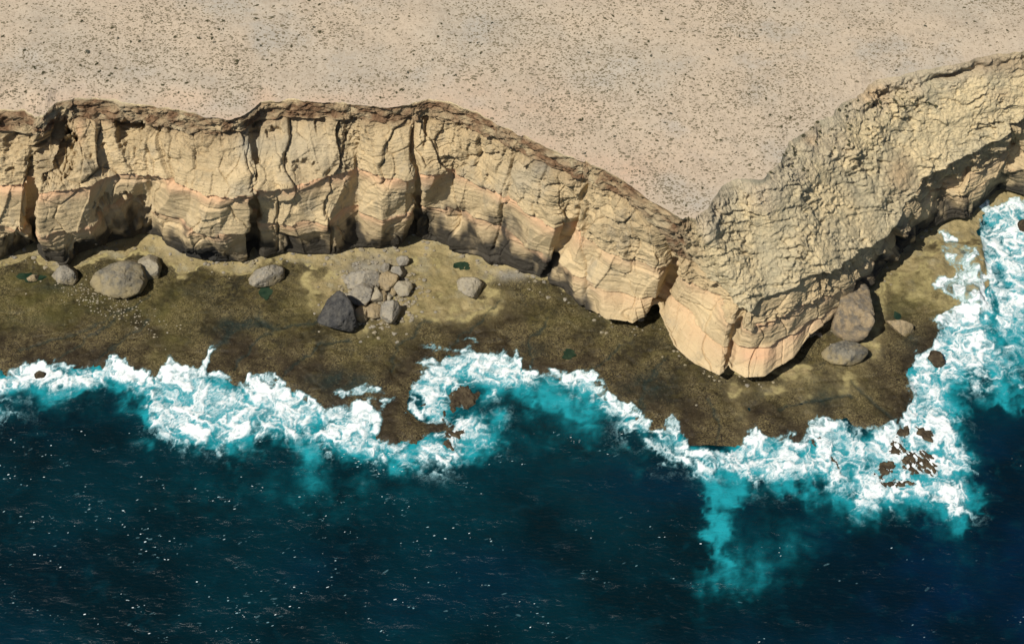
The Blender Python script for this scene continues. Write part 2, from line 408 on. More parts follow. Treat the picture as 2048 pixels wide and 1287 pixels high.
# upper unit: hollows and laminae, lower: smooth
rough_n = sst(-.35, .5, fbm(S/20, Zb/13, o=3, seed=40))
D += upper*(fbm(S/6, Zb/4.5, o=5, seed=41, g=.55)*(.55+1.0*rough_n)+.5*fbm(S/1.9, Zb/.8, o=3, seed=42)*rough_n)
D += lower*(fbm(S/9, Zb/12, o=4, seed=43)*.55+fbm(S/2.2, Zb/1.3, o=3, seed=47)*.16*rough_n)
ph = zw/.95+.5*fbm(S/10, Zb/9, o=3, seed=48); li = np.floor(ph).astype(np.int64); lf = ph-li
lay = rnd(li, 11)*.5+.5*vn(S/7, li*3.7, seed=49)
D += face*(lay*(.14+.55*upper*rough_n+.16*lower*rough_n)-.22*np.exp(-(np.minimum(lf, 1-lf)/.10)**2)*sst(-.1, .5, fbm(S/12, li*1.3, o=2, seed=50))*(.5+upper))
bid = (Zb > z1).astype(int)*2+(Zb > z2).astype(int)
tph = (S+Zb*np.choose(bid, [.35, -.5, -.5, .30])+2.5*fbm(S/30, Zb/30, o=2, seed=58))/np.choose(bid, [15., 18., 18., 12.])+np.choose(bid, [.1, .45, .45, .8])
tri = np.abs((tph % 1)-.5)*4-1; tj = np.floor(tph).astype(np.int64)
hd = 1-.55*sst(1330, 1370, PX)*sst(1700, 1640, PX)
D += face*hd*tri*(.9+.5*rnd(tj, 12))*np.where(upper > .5, .7, 1.25)
lam = ridge(S/14+fbm(S/8, Zb/8, o=2, seed=46)*.2, Zb/1.25+fbm(S/12, Zb/6, o=3, seed=44)*.9, o=2, seed=45)
D += face*lam*(.12+.42*upper*rough_n)
# soft pink beds weathered back under a ledge
def ledge(zc, dep, hgt, bulge):
    w = Zb-zc+fbm(S/7, Zb/40, o=3, seed=int(dep*10))*.8
    return np.where(w < 0, -dep*np.exp(w/hgt), bulge*np.exp(-np.maximum(w, 0)/3.5)), w
modul = .45+.75*sst(-.4, .5, fbm(S/18, S*0+2, o=2, seed=51))
l1, w1 = ledge(z1, 1.3, 2.2, .8); l2, w2 = ledge(z2, .9, 1.8, .45)
nlow = sst(0, 4, Zb-5)
D += face*(l1*modul+l2*modul*nlow)
# overhanging cap: the wall is set back below it
wl = zl-Zb
D -= face*(1-slope_w)*(2.6*np.exp(-wl/3.6)*sst(-.9, .4, fbm(S/12, Zb/20, o=2, seed=53)))
D -= face*slope_w*((1.8+3.6*sst(1340,1390,PX)*sst(1700,1660,PX))*(.55+.9*sst(-.5,.5,fbm(S/10, S*0+21, o=3, seed=57)))*np.exp(-wl/6.5)*(seg == 1))
# cap rock and slope relief
d1, d2, cid, ox, oz = worley(S/3.2, Zb/1.7+S/60, 61)
D += isS*(1-slope_w)*(fbm(S/4, Zb/2.5, o=4, seed=62)*1.2+.7*rnd(cid, 4))*sst(0, .2, frac)
terr = fbm(X/13, Y/8, Zb/9, o=2, seed=66)
Q = Y*.62+Zb*.62
d1, d2, cid, ox, oz = worley(X/4.6+.3*terr+.35*fbm(X/3, Q/3, o=2, seed=90), Q/2.7+.45*fbm(X/6, Q/6, o=2, seed=67), 63)
d1b, d2b, cidb, oxb, ozb = worley(X/2.0+.4*fbm(X/2.5, Q/2.5, o=2, seed=69), Q/1.35+.3*fbm(X/4, Q/4, o=2, seed=87), 64)
patch = sst(-.35, .45, fbm(X/17, Q/11, o=4, seed=74))
rs = fbm(X/10, Q/8, o=4, seed=65)*1.5+(.65*rnd(cid, 5)-.75*oz)*patch*.8+(.22*rnd(cidb, 6)-.24*ozb)*(.1+.9*patch)+fbm(X/1.7, Q/1.1, o=4, seed=68)*(.22+.5*patch)+ridge(X/1.5, Q/1.0, o=2, seed=86)*(.10+.25*patch)-.8*sst(.30, .55, vn(X/1.4, Q/.9, seed=85))*sst(-.3, .4, fbm(X/9, Q/9, o=2, seed=84))-.9*sst(.35, .75, fbm(X/4, Q/2.2, o=4, seed=88))*patch
tp = Q/3.6+.9*fbm(X/22, Q/22, o=3, seed=94)+.25*fbm(X/4, Q/4, o=3, seed=95); sawm = sst(-.15, .4, fbm(X/12, Q/7, o=3, seed=96))
rs = rs-1.25*((tp % 1)-.5)*sawm-.25*ozb*0+.45*rnd(np.floor(tp).astype(np.int64), 13)*sawm
for pl in ([(1505,432),(1530,440),(1560,440),(1590,452)], [(1425,490),(1450,500),(1478,502)], [(1745,385),(1780,392),(1812,380)], [(1745,318),(1785,324),(1800,340)], [(1470,560),(1500,553),(1520,560)], [(1620,470),(1660,465)], [(1530,330),(1560,345)], [(1700,430),(1750,420)], [(1600,505),(1650,520)], [(1960,300),(1990,305)], [(1690,300),(1720,285)]):
    dd = pdist(PX, PY, pl)+3*fbm(PX/7, PY/7, o=3, seed=75); up_ = np.interp(PX, [p[0] for p in pl], [p[1] for p in pl])-PY
    rs = rs+np.where(up_ > 0, (.7*np.exp(-(dd/14)**2)), -(.9*np.exp(-(dd/5)**2))) *(.5+.6*fbm(S/4, S*0+7, o=2, seed=79))
shd = 1-sst(1690, 1770, PX)
rs = rs*(.5+.7*sst(-.45, .25, fbm(X/14, Y/10, o=4, seed=99)))+fbm(X/1.05, Q/.85, o=3, seed=100)*.20-.25*sst(.35, .6, vn(X/.95, Q/.8, seed=101))
D += isS*slope_w*((rs+.5*fbm(X/1.3, Y/1.1, o=3, seed=97)*np.exp(-(frac/.2)**2))*sst(0, .10, frac)+1.5*shd*np.sin(np.pi*np.clip(frac/.4, 0, 1))*(.7+.5*fbm(X/7, Y/7, o=3, seed=98)))*sst(1.02, .95, frac)
# ledge under the rim on the right
bl = (PX > 1690)*sst(1690, 1770, PX)
tt = frac*1.0
D -= isS*slope_w*bl*4.0*np.exp(-((tt-.13+.02*fbm(S/6, S*0, o=3, seed=76))/.03)**2)*(.6+.6*fbm(S/9, S*0+4, o=2, seed=77))
D += isS*slope_w*bl*(.9+1.2*fbm(S/3, Zb/3, o=3, seed=78))*np.exp(-((tt-.075)/.04)**2)
# cracks and hollows seen in the wall
def crack(pl, w, dep):
    d = pdist(PX, PY, pl)+fbm(PX/14, PY/14, o=2, seed=71)*w*.5
    return -dep*np.exp(-(np.maximum(d, 0)/w)**2)
for pl, w, dep in [
  ([(62,300),(64,380),(66,450),(74,500)],6,4.0),
  ([(292,300),(296,350),(300,420),(296,470)],4,1.2),
  ([(512,240),(510,330),(507,430),(508,520)],6,4.5),
  ([(556,400),(556,500)],2.5,1.4),
  ([(722,210),(716,280),(712,330)],3.5,1.5),
  ([(700,225),(690,300),(655,350)],5,2.0),
  ([(665,460),(663,520)],2.5,1.5),
  ([(832,235),(826,300),(838,365),(832,430),(815,490)],5.5,4.0),
  ([(856,210),(848,290)],4,2.5),
  ([(1028,280),(1018,330),(1006,385),(1000,450),(985,500)],2.2,1.5),
  ([(1170,372),(1150,440),(1120,490),(1090,552)],5,3.2),
  ([(1140,455),(1110,530)],4,2.0),
  ([(1160,460),(1166,560),(1172,612)],2.5,1.6),
  ([(1352,520),(1332,580),(1305,625)],6,3.5),
  ([(1484,622),(1466,690),(1455,745)],6,4.5),
  ([(1095,330),(1092,360)],3,1.2),
  ([(1310,440),(1335,475),(1352,505)],7,2.2),
  ([(1640,545),(1648,600)],3,1.2),
  ([(1445,568),(1472,612)],3,1.0)]:
    D += face*crack(pl, w, dep)
HOL = [(106,296,40,72,17),(258,268,26,40,11),(306,258,14,20,5),(20,300,16,30,4),(290,262,26,26,3.5),(205,292,6,6,2),(212,350,6,20,1.2),(20,345,10,10,3),(250,425,52,34,9),
       (35,490,26,26,4.5),(180,500,40,16,3),(640,250,12,20,3.5),(548,268,18,14,3.5),(610,340,26,22,2.5),(570,330,10,22,2.5),(700,290,14,26,2.5),(575,415,18,12,2.2),(780,225,30,10,3),
       (965,316,30,7,3),(935,265,20,9,3),(1190,425,10,9,2.2),(1225,385,16,14,2.2),(1110,372,14,8,2.2),(1290,410,18,10,4),(1370,465,14,14,2),(880,240,30,8,2),
       (845,455,10,22,3),(1105,535,10,18,2.5),(420,440,20,6,1.2),(1190,640,20,12,2),(395,515,34,12,4.5),(1790,480,16,28,7),(1880,400,26,30,3)]
ang = fbm(PX/9, PY/9, o=3, seed=72)
for (x, y, rx, ry, dep) in HOL:
    r = np.hypot((PX-x)/rx, (PY-y)/ry)+ang*.28
    g = np.clip(.62-.5*(PY-y)/ry, .0, 1); D -= face*dep*sst(1.12, .8, r)*g
# the nearest bulges
for (x, y, rx, ry, dep) in [(490,365,34,40,2.0),(330,300,40,30,1.0),(770,300,40,45,1.4),(905,285,20,30,1.2),(1060,350,28,36,1.6),(1240,450,50,40,1.2),(1000,410,30,20,.6)]:
    r = np.hypot((PX-x)/rx, (PY-y)/ry); D += face*dep*sst(1.2, .3, r)
D *= np.where(seg >= 4, .35, 1)
D[0] = 0
V = B+N*D[..., None]
# attributes
pink = face*(np.exp(-(np.maximum(-w1, 0)/4.2)**2)*(w1 < .2)+.9*np.exp(-(np.maximum(-w2, 0)/3.6)**2)*(w2 < .2))*sst(.0, .45, modul)*np.interp(PX, [1080, 1180, 1460, 1500, 1640, 1700], [1, .5, .45, .8, .6, .3])
pink += face*blob(PX, PY, [(215,232,22,12,.9),(1525,712,50,16,.5),(1600,660,26,14,.4),(1150,480,20,25,.4),(160,258,10,30,.6)])
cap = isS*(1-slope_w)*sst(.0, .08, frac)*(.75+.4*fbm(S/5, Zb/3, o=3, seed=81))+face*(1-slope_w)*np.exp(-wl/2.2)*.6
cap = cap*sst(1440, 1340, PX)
cap = cap+isS*np.exp(-((PX-2000)/70)**2-((PY-128)/22)**2)*.5
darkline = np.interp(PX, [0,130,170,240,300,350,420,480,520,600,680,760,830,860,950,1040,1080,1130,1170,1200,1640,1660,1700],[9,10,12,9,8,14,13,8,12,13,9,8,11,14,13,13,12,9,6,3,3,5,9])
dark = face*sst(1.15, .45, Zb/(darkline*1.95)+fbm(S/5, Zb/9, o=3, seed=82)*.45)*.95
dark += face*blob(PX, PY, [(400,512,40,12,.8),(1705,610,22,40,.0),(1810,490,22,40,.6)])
gy = face*np.clip(blob(PX, PY, [(500,290,26,26,.9),(1045,360,36,32,.55),(570,290,40,40,.4),(480,380,28,16,.5),(640,300,50,50,.3),(1085,330,16,18,.6)]), 0, .85)
gy += isS*slope_w*(np.clip(np.exp(-(frac/.09)**2)*sst(1750,1650,PX)*.8+np.exp(-(frac/.05)**2)*.25, 0, 1)*sst(-.5,.35,fbm(X/7,Y/7,o=3,seed=83)) + .3*sst(.15,.6,fbm(X/16,Y/12,o=3,seed=84)))
spk = isS*slope_w*blob(PX, PY, [(1745,190,30,22,.7),(1800,350,30,40,.6),(1620,280,20,10,.4),(2010,190,40,14,.4)])
rgh = np.clip(upper*(.4+.7*rough_n)+lower*.25*rough_n+isS, 0, 1)
sandy = isS*slope_w*sst(.34, .04, frac+.16*fbm(X/8, Y/8, o=4, seed=89))*sst(1.0, .6, np.clip(gy, 0, 1))*.85
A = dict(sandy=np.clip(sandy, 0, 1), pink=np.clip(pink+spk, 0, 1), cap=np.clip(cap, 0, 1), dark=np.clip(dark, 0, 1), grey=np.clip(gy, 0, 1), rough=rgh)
def strip(name, r0, r1, mat):
    Vs = np.stack([extend(V[i]) for i in range(r0, r1)])
    at = {k: np.stack([np.pad(np.broadcast_to(a, Zb.shape)[i], (len(EXT), len(EXT)), mode='edge') for i in range(r0, r1)]) for k, a in A.items()}
    F = grid(r1-r0, Vs.shape[1])[:, ::-1]
    return obj(name, mesh(name, Vs, F, mat, at), kind='structure')
n0 = SEG[0]
RIM_SLOPE_V = V[:n0+1]
strip('caprock_slope', 0, n0+1, M['slope'])
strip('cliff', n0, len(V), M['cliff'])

# ------------------------------------------------------------------ plateau
rim = extend(V[0]); nrow = 100
tt = np.linspace(0, 1, nrow)
dist = 2.2*np.expm1(tt*5.9)/np.expm1(5.9/nrow*1)*(1/ (nrow/ 60))       # spacing grows inland
dist = np.concatenate([np.arange(0, 60, 1.1), np.geomspace(62, 9000, 60)])
w = sst(0, 90, dist)[:, None]
ymean = np.interp(rim[:, 0], [-6000, 6000], [rim[:, 1].mean()]*2)
GX = np.broadcast_to(rim[None, :, 0], (len(dist), rim.shape[0]))
GY = rim[None, :, 1]*(1-w)+(1-w)*dist[:, None]+w*(ymean[None]+dist[:, None]+25)
GY = np.maximum.accumulate(GY, axis=0)
GZ = H+sst(0, 12, dist)[:, None]*(.45*fbm(GX/14, GY/14, o=3, seed=91)+.9*fbm(GX/70, GY/70, o=2, seed=92)+.6)
gpx, gpy = toPx(np.stack([GX, GY, GZ], -1))
near_rim = np.exp(-dist/9)[:, None]*np.ones_like(GX)
pk = np.clip(near_rim*.75*sst(1450, 1250, gpx)+blob(gpx, gpy, [(1080,215,140,60,.5),(1300,330,120,70,.5),(600,190,500,20,.3)]), 0, .85)*(.6+.5*fbm(GX/12, GY/12, o=3, seed=93))
obj('plateau', mesh('plateau', np.stack([GX, GY, GZ], -1), grid(*GX.shape), M['sand'], dict(pink=np.clip(pk, 0, 1))), kind='structure')
rimw = rim[:, :2]

# ------------------------------------------------------------------ shore platform
EDGE = [(-900,760),(-160,742),(0,740),(60,736),(120,728),(200,738),(250,735),(300,765),(330,770),(440,745),(490,775),(510,770),(560,775),(600,785),(650,820),(690,812),(760,822),(752,875),(790,892),
        (850,872),(905,862),(900,845),(850,842),(822,815),(824,775),(850,745),(900,715),(940,705),(1000,712),(1042,742),(1090,748),(1165,758),(1190,772),(1220,800),(1290,838),(1300,865),(1325,862),(1368,868),
        (1372,906),(1420,912),(1455,914),(1478,898),(1500,878),(1560,876),(1600,892),(1622,862),(1690,838),(1740,856),(1790,852),(1822,832),(1832,790),(1815,742),(1850,708),(1872,690),(1885,655),(1930,630),
        (1962,610),(1985,570),(1968,500),(1962,440),(1992,416),(2048,410),(2300,404)]
ew = P(np.array(EDGE)[:, 0], np.array(EDGE)[:, 1], 0.6)[:, :2]
poly = np.concatenate([ew, [[ew[-1, 0], 200], [ew[0, 0], 200]]])
foot = R[6][:, :2][::6]
def plat_fields(x, y):
    wx = x+fbm(x/7, y/7, o=4, seed=101)*2.2+fbm(x/2, y/2, o=2, seed=104)*.5; wy = y+fbm(x/7, y/7, o=4, seed=102)*2.2+fbm(x/2, y/2, o=2, seed=105)*.5
    sd = sdf(wx, wy, poly); df = pdist(x, y, foot)
    z = np.where(sd > 0, .9*sst(0, 4, sd)+.25, .25+sd*.8)
    z = np.maximum(z, -5)
    m = sst(0, 5, sd)
    z = z+m*(fbm(x/9, y/9, o=4, seed=103)*.45+fbm(x/1.8, y/1.8, o=3, seed=106)*.22-.55*sst(.55, .95, ridge(x/16+y/30, y/7-x/40, o=2, seed=107)))
    z = z+m*2.2*np.exp(-df/5)
    return sd, df, z
xs = np.concatenate([[-5200, -2000, -800, -400], np.arange(-226, 226, .5), [300, 400, 800, 2000, 5200]]); ys = np.arange(-62, 74, .5)
GX, GY = np.meshgrid(xs, ys); sd, df, GZ = plat_fields(GX, GY)
ppx, ppy = toPx(np.stack([GX, GY, GZ], -1))
# ledges of tan rock at the right corner
BUMPS = [(1860,540,45,26,3.0),(1905,505,40,22,3.5),(1955,520,18,40,4.0),(1900,590,40,18,2.2),(1800,560,40,20,1.2),(1965,600,16,30,2.5),(1940,590,22,26,2.5),(1990,620,14,26,2.0)]
def bump_z(px, py): return sum(h*.5*sst(1.15, .55, np.hypot((px-x)/rx, (py-y)/ry)) for x, y, rx, ry, h in BUMPS)
GZ = GZ+bump_z(ppx, ppy)*(1+.3*fbm(GX/4, GY/4, o=3, seed=111))*sst(-6, 2, sd)
wid = np.interp(ppx, [0,150,300,400,520,620,700,860,1000,1080,1160,1200,1450,1560,1640,1700,1800], [5,6,11,7,7,6,10,11,7,3,2,1.,3,3,4.5,6,13])
pale = sst(1.25, .55, df/wid+fbm(GX/9, GY/9, o=5, seed=112, g=.62)*.55)
pale = np.maximum(pale, np.clip(blob(ppx, ppy, [(860,560,110,45,1.0),(940,600,60,30,.6),(740,590,70,60,.8),(640,600,30,30,.5),(1468,785,14,26,.45),(1590,745,50,16,.6),(1540,780,50,12,.5),(1480,850,18,50,.25),(1745,600,20,70,.8),(1720,690,40,30,.5),(1850,540,110,60,1.0),(1950,520,50,80,1.0),(1690,760,40,40,.3),(1620,790,30,40,.3),(660,560,60,20,.5),(880,620,60,20,.5)])*(1+.9*fbm(GX/6, GY/6, o=4, seed=113)), 0, .95))
green = np.clip(blob(ppx, ppy, [(90,610,110,40,.75),(60,560,60,14,.5),(880,575,30,30,.6),(830,600,26,26,.5),(600,610,60,30,.35),(330,620,60,50,.5),(330,700,40,40,.6),(1830,610,70,30,.6),(1820,560,40,20,.5),(1150,640,90,26,.3),(780,680,110,20,.35),(1700,800,80,40,.2)])*(1+.8*fbm(GX/5, GY/5, o=4, seed=114)), 0, .8)
brown = sst(30, 8, sd+fbm(GX/12, GY/12, o=4, seed=115)*11)
grey = np.clip(blob(ppx, ppy, [(740,540,50,30,.8),(1240,650,0.1,0.1,0),(1660,620,20,30,.5),(1020,550,40,10,.7),(350,500,22,12,.5)])*(1+.6*fbm(GX/4, GY/4, o=3, seed=116)), 0, .8)
CH = [([(300,590),(250,620),(190,650),(110,680),(40,700)],3),([(235,640),(170,680),(110,720)],2.5),([(300,640),(230,690),(180,735)],2.5),([(520,640),(470,655),(440,680),(420,710)],7),([(560,650),(500,690),(470,740)],3),([(700,680),(640,690),(580,740),(560,770)],3),
      ([(640,640),(560,660),(500,640)],4),([(1000,600),(960,640),(900,690)],2.5),([(1100,640),(1060,680),(1060,730)],2.5),([(1240,690),(1200,730),(1160,755)],3),([(1330,720),(1290,770),(1280,830)],4),([(1420,800),(1440,850),(1430,905)],3),([(1560,820),(1620,800),(1700,790)],3),([(1700,760),(1740,800),(1790,840)],3),([(860,640),(800,690),(780,740)],3)]
wet = np.zeros_like(GX); jw = 6*fbm(GX/4, GY/4, o=4, seed=117)
for pl_, w_ in CH: wet = np.maximum(wet, np.exp(-(np.maximum(pdist(ppx+jw, ppy+jw*.6, pl_), 0)/w_)**2))
GZ = GZ-wet*.35
wet = np.clip(wet*.8+blob(ppx, ppy, [(690,765,50,26,.8),(640,760,30,20,.5),(460,650,40,14,.6),(520,650,30,10,.5),(1290,770,60,30,.55),(1060,700,30,16,.5),(1640,800,40,26,.4),(60,640,60,10,.2),(390,580,40,12,.4),(110,575,40,10,.4),(200,545,30,8,.4),(1800,615,30,16,.3),(1820,680,22,26,.4)])*(1+.8*fbm(GX/5, GY/5, o=4, seed=118)), 0, .9)
obj('shore_platform', mesh('shore_platform', np.stack([GX, GY, GZ], -1), grid(*GX.shape)[:, ::-1][:, ::-1], M['plat'], dict(pale=np.clip(pale, 0, 1), green=green*.65, brown=np.clip(brown, 0, 1), grey=grey, wet=wet)), kind='structure')
def ground_z(x, y):
    i = np.clip(np.searchsorted(xs, x)-1, 0, len(xs)-2); j = np.clip(((np.asarray(y)-ys[0])/.5).astype(int), 0, len(ys)-2)
    fx = np.clip((x-xs[i])/(xs[i+1]-xs[i]), 0, 1); fy = np.clip((y-ys[j])/.5, 0, 1)
    return GZ[j, i]*(1-fx)*(1-fy)+GZ[j, i+1]*fx*(1-fy)+GZ[j+1, i]*(1-fx)*fy+GZ[j+1, i+1]*fx*fy

# ------------------------------------------------------------------ foam and aerated water, charted from the photograph
FO = [
 # broad left surf
 ([(-160,742),(0,738),(50,728),(110,724),(160,734),(210,735),(212,712),(232,704),(252,714),(262,735),(290,745),(303,762),(318,740),(345,722),(398,735),(415,712),(420,700),(438,704),(428,728),(418,748),(450,760),(490,778),(496,750),(525,741),(552,752),(556,772),(600,785),(640,812),(660,815),(650,850),(620,880),(570,878),(530,862),(500,880),(450,905),(400,885),(335,880),(300,850),(268,815),(285,790),(230,775),(160,782),(90,782),(40,775),(0,785),(-160,790)],1.0),
 ([(640,812),(700,818),(728,800),(742,805),(765,830),(758,862),(752,880),(790,895),(830,885),(860,862),(890,868),(895,890),(925,898),(932,915),(880,932),(820,925),(760,928),(700,915),(660,895),(640,860)],1.0),
 ([(668,796),(695,782),(725,766),(752,775),(755,788),(720,795),(690,800)],.85),
 ([(752,802),(785,796),(790,806),(772,820),(758,812)],.8),
 ([(835,694),(870,686),(905,694),(880,705),(850,702)],.6),([(918,684),(935,678),(958,686),(938,692)],.8),
 # central cove
 ([(820,830),(825,775),(845,742),(870,722),(905,705),(935,694),(962,700),(985,712),(1010,702),(1030,716),(1042,705),(1044,735),(1090,738),(1130,752),(1165,742),(1185,734),(1200,742),(1190,762),(1215,790),(1255,806),(1290,822),(1305,838),(1285,868),(1240,865),(1235,840),(1200,805),(1150,780),(1090,772),(1030,775),(990,785),(950,770),(925,772),(902,790),(896,815),(885,838),(870,842),(840,836)],.95),
 ([(898,822),(930,814),(955,826),(985,840),(1002,862),(1000,885),(965,905),(925,908),(900,895),(888,870),(905,860)],.92),
 ([(1285,868),(1330,866),(1328,842),(1344,832),(1368,845),(1358,862),(1370,880),(1372,905),(1335,922),(1300,900)],.85),
 ([(1364,902),(1400,898),(1430,906),(1480,900),(1490,930),(1440,945),(1425,962),(1390,948)],.85),
 # right surf
 ([(1405,910),(1440,922),(1470,905),(1482,882),(1500,852),(1530,868),(1555,870),(1580,880),(1600,895),(1612,872),(1622,845),(1650,835),(1690,850),(1730,870),(1760,850),(1790,838),(1822,822),(1836,795),(1816,745),(1842,712),(1880,700),(1872,665),(1898,622),(1936,600),(1950,560),(1975,600),(1985,660),(2010,700),(2060,715),(2060,772),(1985,778),(1930,755),(1905,785),(1908,830),(1922,860),(1940,905),(1930,960),(1935,1000),(1950,1035),(1895,1035),(1850,1005),(1790,1015),(1720,1020),(1660,990),(1610,950),(1560,962),(1500,955),(1450,960),(1415,945)],1.0),
 ([(1956,418),(2000,402),(2070,396),(2070,745),(2010,715),(1978,660),(1995,600),(1978,540),(1972,480)],1.0),
 ([(1872,478),(1905,482),(1945,518),(1968,560),(1972,600),(1932,612),(1910,608),(1850,575),(1872,560),(1900,548),(1890,520)],.9),
 ([(0,800),(25,800),(38,825),(10,845),(-30,850),(-30,800)],.6),
]
AER = [(1080,790,120,42,.95),(980,755,70,28,.8),(1190,830,80,36,.5),(605,900,42,60,.62),(575,880,50,36,.5),(420,850,90,40,.6),(330,780,60,30,.5),(1425,975,36,45,.75),(1428,1050,22,55,.6),(1440,1115,34,44,.5),(1490,1060,90,110,.22),(1480,1150,80,40,.28),(1425,1185,30,40,.35),(1412,1040,14,70,.25),(1520,1170,50,40,.25),
       (1500,935,70,26,.8),(1620,1090,60,40,.30),(1900,1060,50,34,.5),(1700,1030,120,34,.4),(1990,800,70,30,.6),(2030,790,60,20,.5),(1940,1130,50,40,.25),(480,1000,200,70,.32),(700,970,160,60,.34),(900,1000,120,60,.22),(1300,920,60,30,.4),(1110,880,120,40,.35),
       (80,800,70,26,.35),(170,830,90,30,.28),(1560,1110,70,60,.22),(1240,1010,200,90,.08),(960,880,60,30,.5),(2020,600,60,110,.6),(1880,900,60,90,.5)]
def foam_field(px, py, f_in, f_out, landw=None):
    d = np.zeros(px.shape)
    for poly_, a in FO:
        p = np.array(poly_); m = (px > p[:, 0].min()-90) & (px < p[:, 0].max()+90) & (py > p[:, 1].min()-90) & (py < p[:, 1].max()+90)
        if not m.any(): continue
        s = sdf(px[m], py[m], poly_); fo = f_out if landw is None else f_out*(1-landw[m])+4*landw[m]; fi = f_in if landw is None else f_in*(1-landw[m])+5*landw[m]
        d[m] = np.maximum(d[m], a*sst(-fo, fi, s))
    return d
# ------------------------------------------------------------------ sea
sxs = np.concatenate([[-6000, -3000, -1500, -700, -400], np.arange(-240, 240, .8), [300, 450, 800, 1500, 3000, 6000]])
sys_ = np.concatenate([[-9000, -4000, -2000, -1000, -500, -300], np.arange(-190, 75, .8), [110, 160]])
SX, SY = np.meshgrid(sxs, sys_)
spx, spy = toPx(np.stack([SX, SY, 0*SX], -1))
sq = fbm(SX/6, SY/6, o=3, seed=126)
wxp = spx+fbm(SX/14+.5*sq, SY/14, o=5, seed=121, g=.62)*38; wyp = spy+fbm(SX/14, SY/14+.5*sq, o=5, seed=122, g=.62)*32
aer = np.clip((1+.24*fbm(SX/5, SY/8, o=4, seed=127)+.16*fbm(SX/7+sq, SY/7+.8*sq, o=4, seed=128))*np.maximum(foam_field(wxp, wyp, 30, 62)*.95, blob(wxp, wyp, AER)), 0, 1)
def sea_z(x, y): return fbm(x/11+y/40, y/5.5, o=3, seed=123)*.28+fbm(x/3+y/9, y/1.7, o=3, seed=124)*.09
infr = sst(260, 200, np.abs(SX))*sst(-220, -180, SY)
SZ = sea_z(SX, SY)*infr
navy = np.clip(sst(1200, 2050, spx)*sst(500, 1100, spy)+.3*fbm(SX/60, SY/40, o=2, seed=125), 0, 1)
obj('sea', mesh('sea', np.stack([SX, SY, SZ], -1), grid(*SX.shape), M['sea'], dict(aer=aer, navy=navy)), kind='structure')
# foam: lumpy, lacy sheet lying on the water and washing over the platform
fx_ = np.arange(-222, 222, .36); fy_ = np.arange(-98, 73, .42)
FX, FY = np.meshgrid(fx_, fy_)
fz0 = np.maximum(sea_z(FX, FY), ground_z(FX, FY))
fpx, fpy = toPx(np.stack([FX, FY, fz0*0+.3], -1))
sdl = sdf(FX, FY, poly); landw = sst(-3, 0, sdl)
wa = fbm(FX/9, FY/9, o=4, seed=131); wb = fbm(FX/9, FY/9, o=4, seed=132)
dens = foam_field(fpx+wa*13+fbm(FX/2.2, FY/2.2, o=3, seed=133)*5, fpy+wb*11+fbm(FX/2.2, FY/2.2, o=3, seed=134)*5, 26, 26, landw)
q1x = FX+wa*5+1.6*fbm(FX/3, FY/3, o=3, seed=135); q1y = FY+wb*5+1.6*fbm(FX/3, FY/3, o=3, seed=136)
lace = .6*ridge(q1x/6, q1y/5, o=3, seed=137)+.4*ridge(q1x/2.2, q1y/1.8, o=2, seed=138)
puff = fbm(q1x/7, q1y/7, o=3, seed=139)
bandf = sst(-8, -3, sdl)*sst(2.2, .2, sdl)*sst(.05, .5, foam_field(fpx, fpy, 10, 22))
dens = np.maximum(dens, bandf*(.75+.3*wb))
casc = np.clip(blob(fpx, fpy, [(1900,510,30,40,.5),(1950,560,30,50,.6),(1890,560,30,24,.5)]), 0, .6)*(fpx > 1840)
dwide = foam_field(fpx+wa*20, fpy+wb*18, 40, 60, landw)
dens = np.clip(dens+casc*sst(.1, .5, dens)*.45, 0, 1.25); core = sst(.35, 1, dens)*sst(-26, -6, sdl)
fo = np.clip(np.maximum(dens*.79+core*.22+(lace-.42)*.84*sst(.02, .3, dens)+puff*.42*sst(.05, .4, dens)*(1-.5*core)-.16, sst(.15, .9, lace+puff*.4)*dwide*.72-.02), 0, 1.1)
# rocks standing clear of the wash
fo *= 1-.75*sst(1.2, 2.6, fz0)*(fpx > 1780)*sst(-.2, .5, fbm(FX/4, FY/4, o=3, seed=140))*(fpx < 1975)
FZ = fz0+.10+.45*np.clip(fo, 0, 1)*(.35+.65*sst(-.5, .6, lace+puff*.5))*sst(0, .6, fo)
FF = grid(*FX.shape); keep = (fo.ravel()[FF].max(1) > .02); FF = FF[keep]
used = np.unique(FF); remap = np.full(FX.size, -1); remap[used] = np.arange(len(used))
FV = np.stack([FX, FY, FZ], -1).reshape(-1, 3)[used]; FA = fo.ravel()[used]; FF = remap[FF]
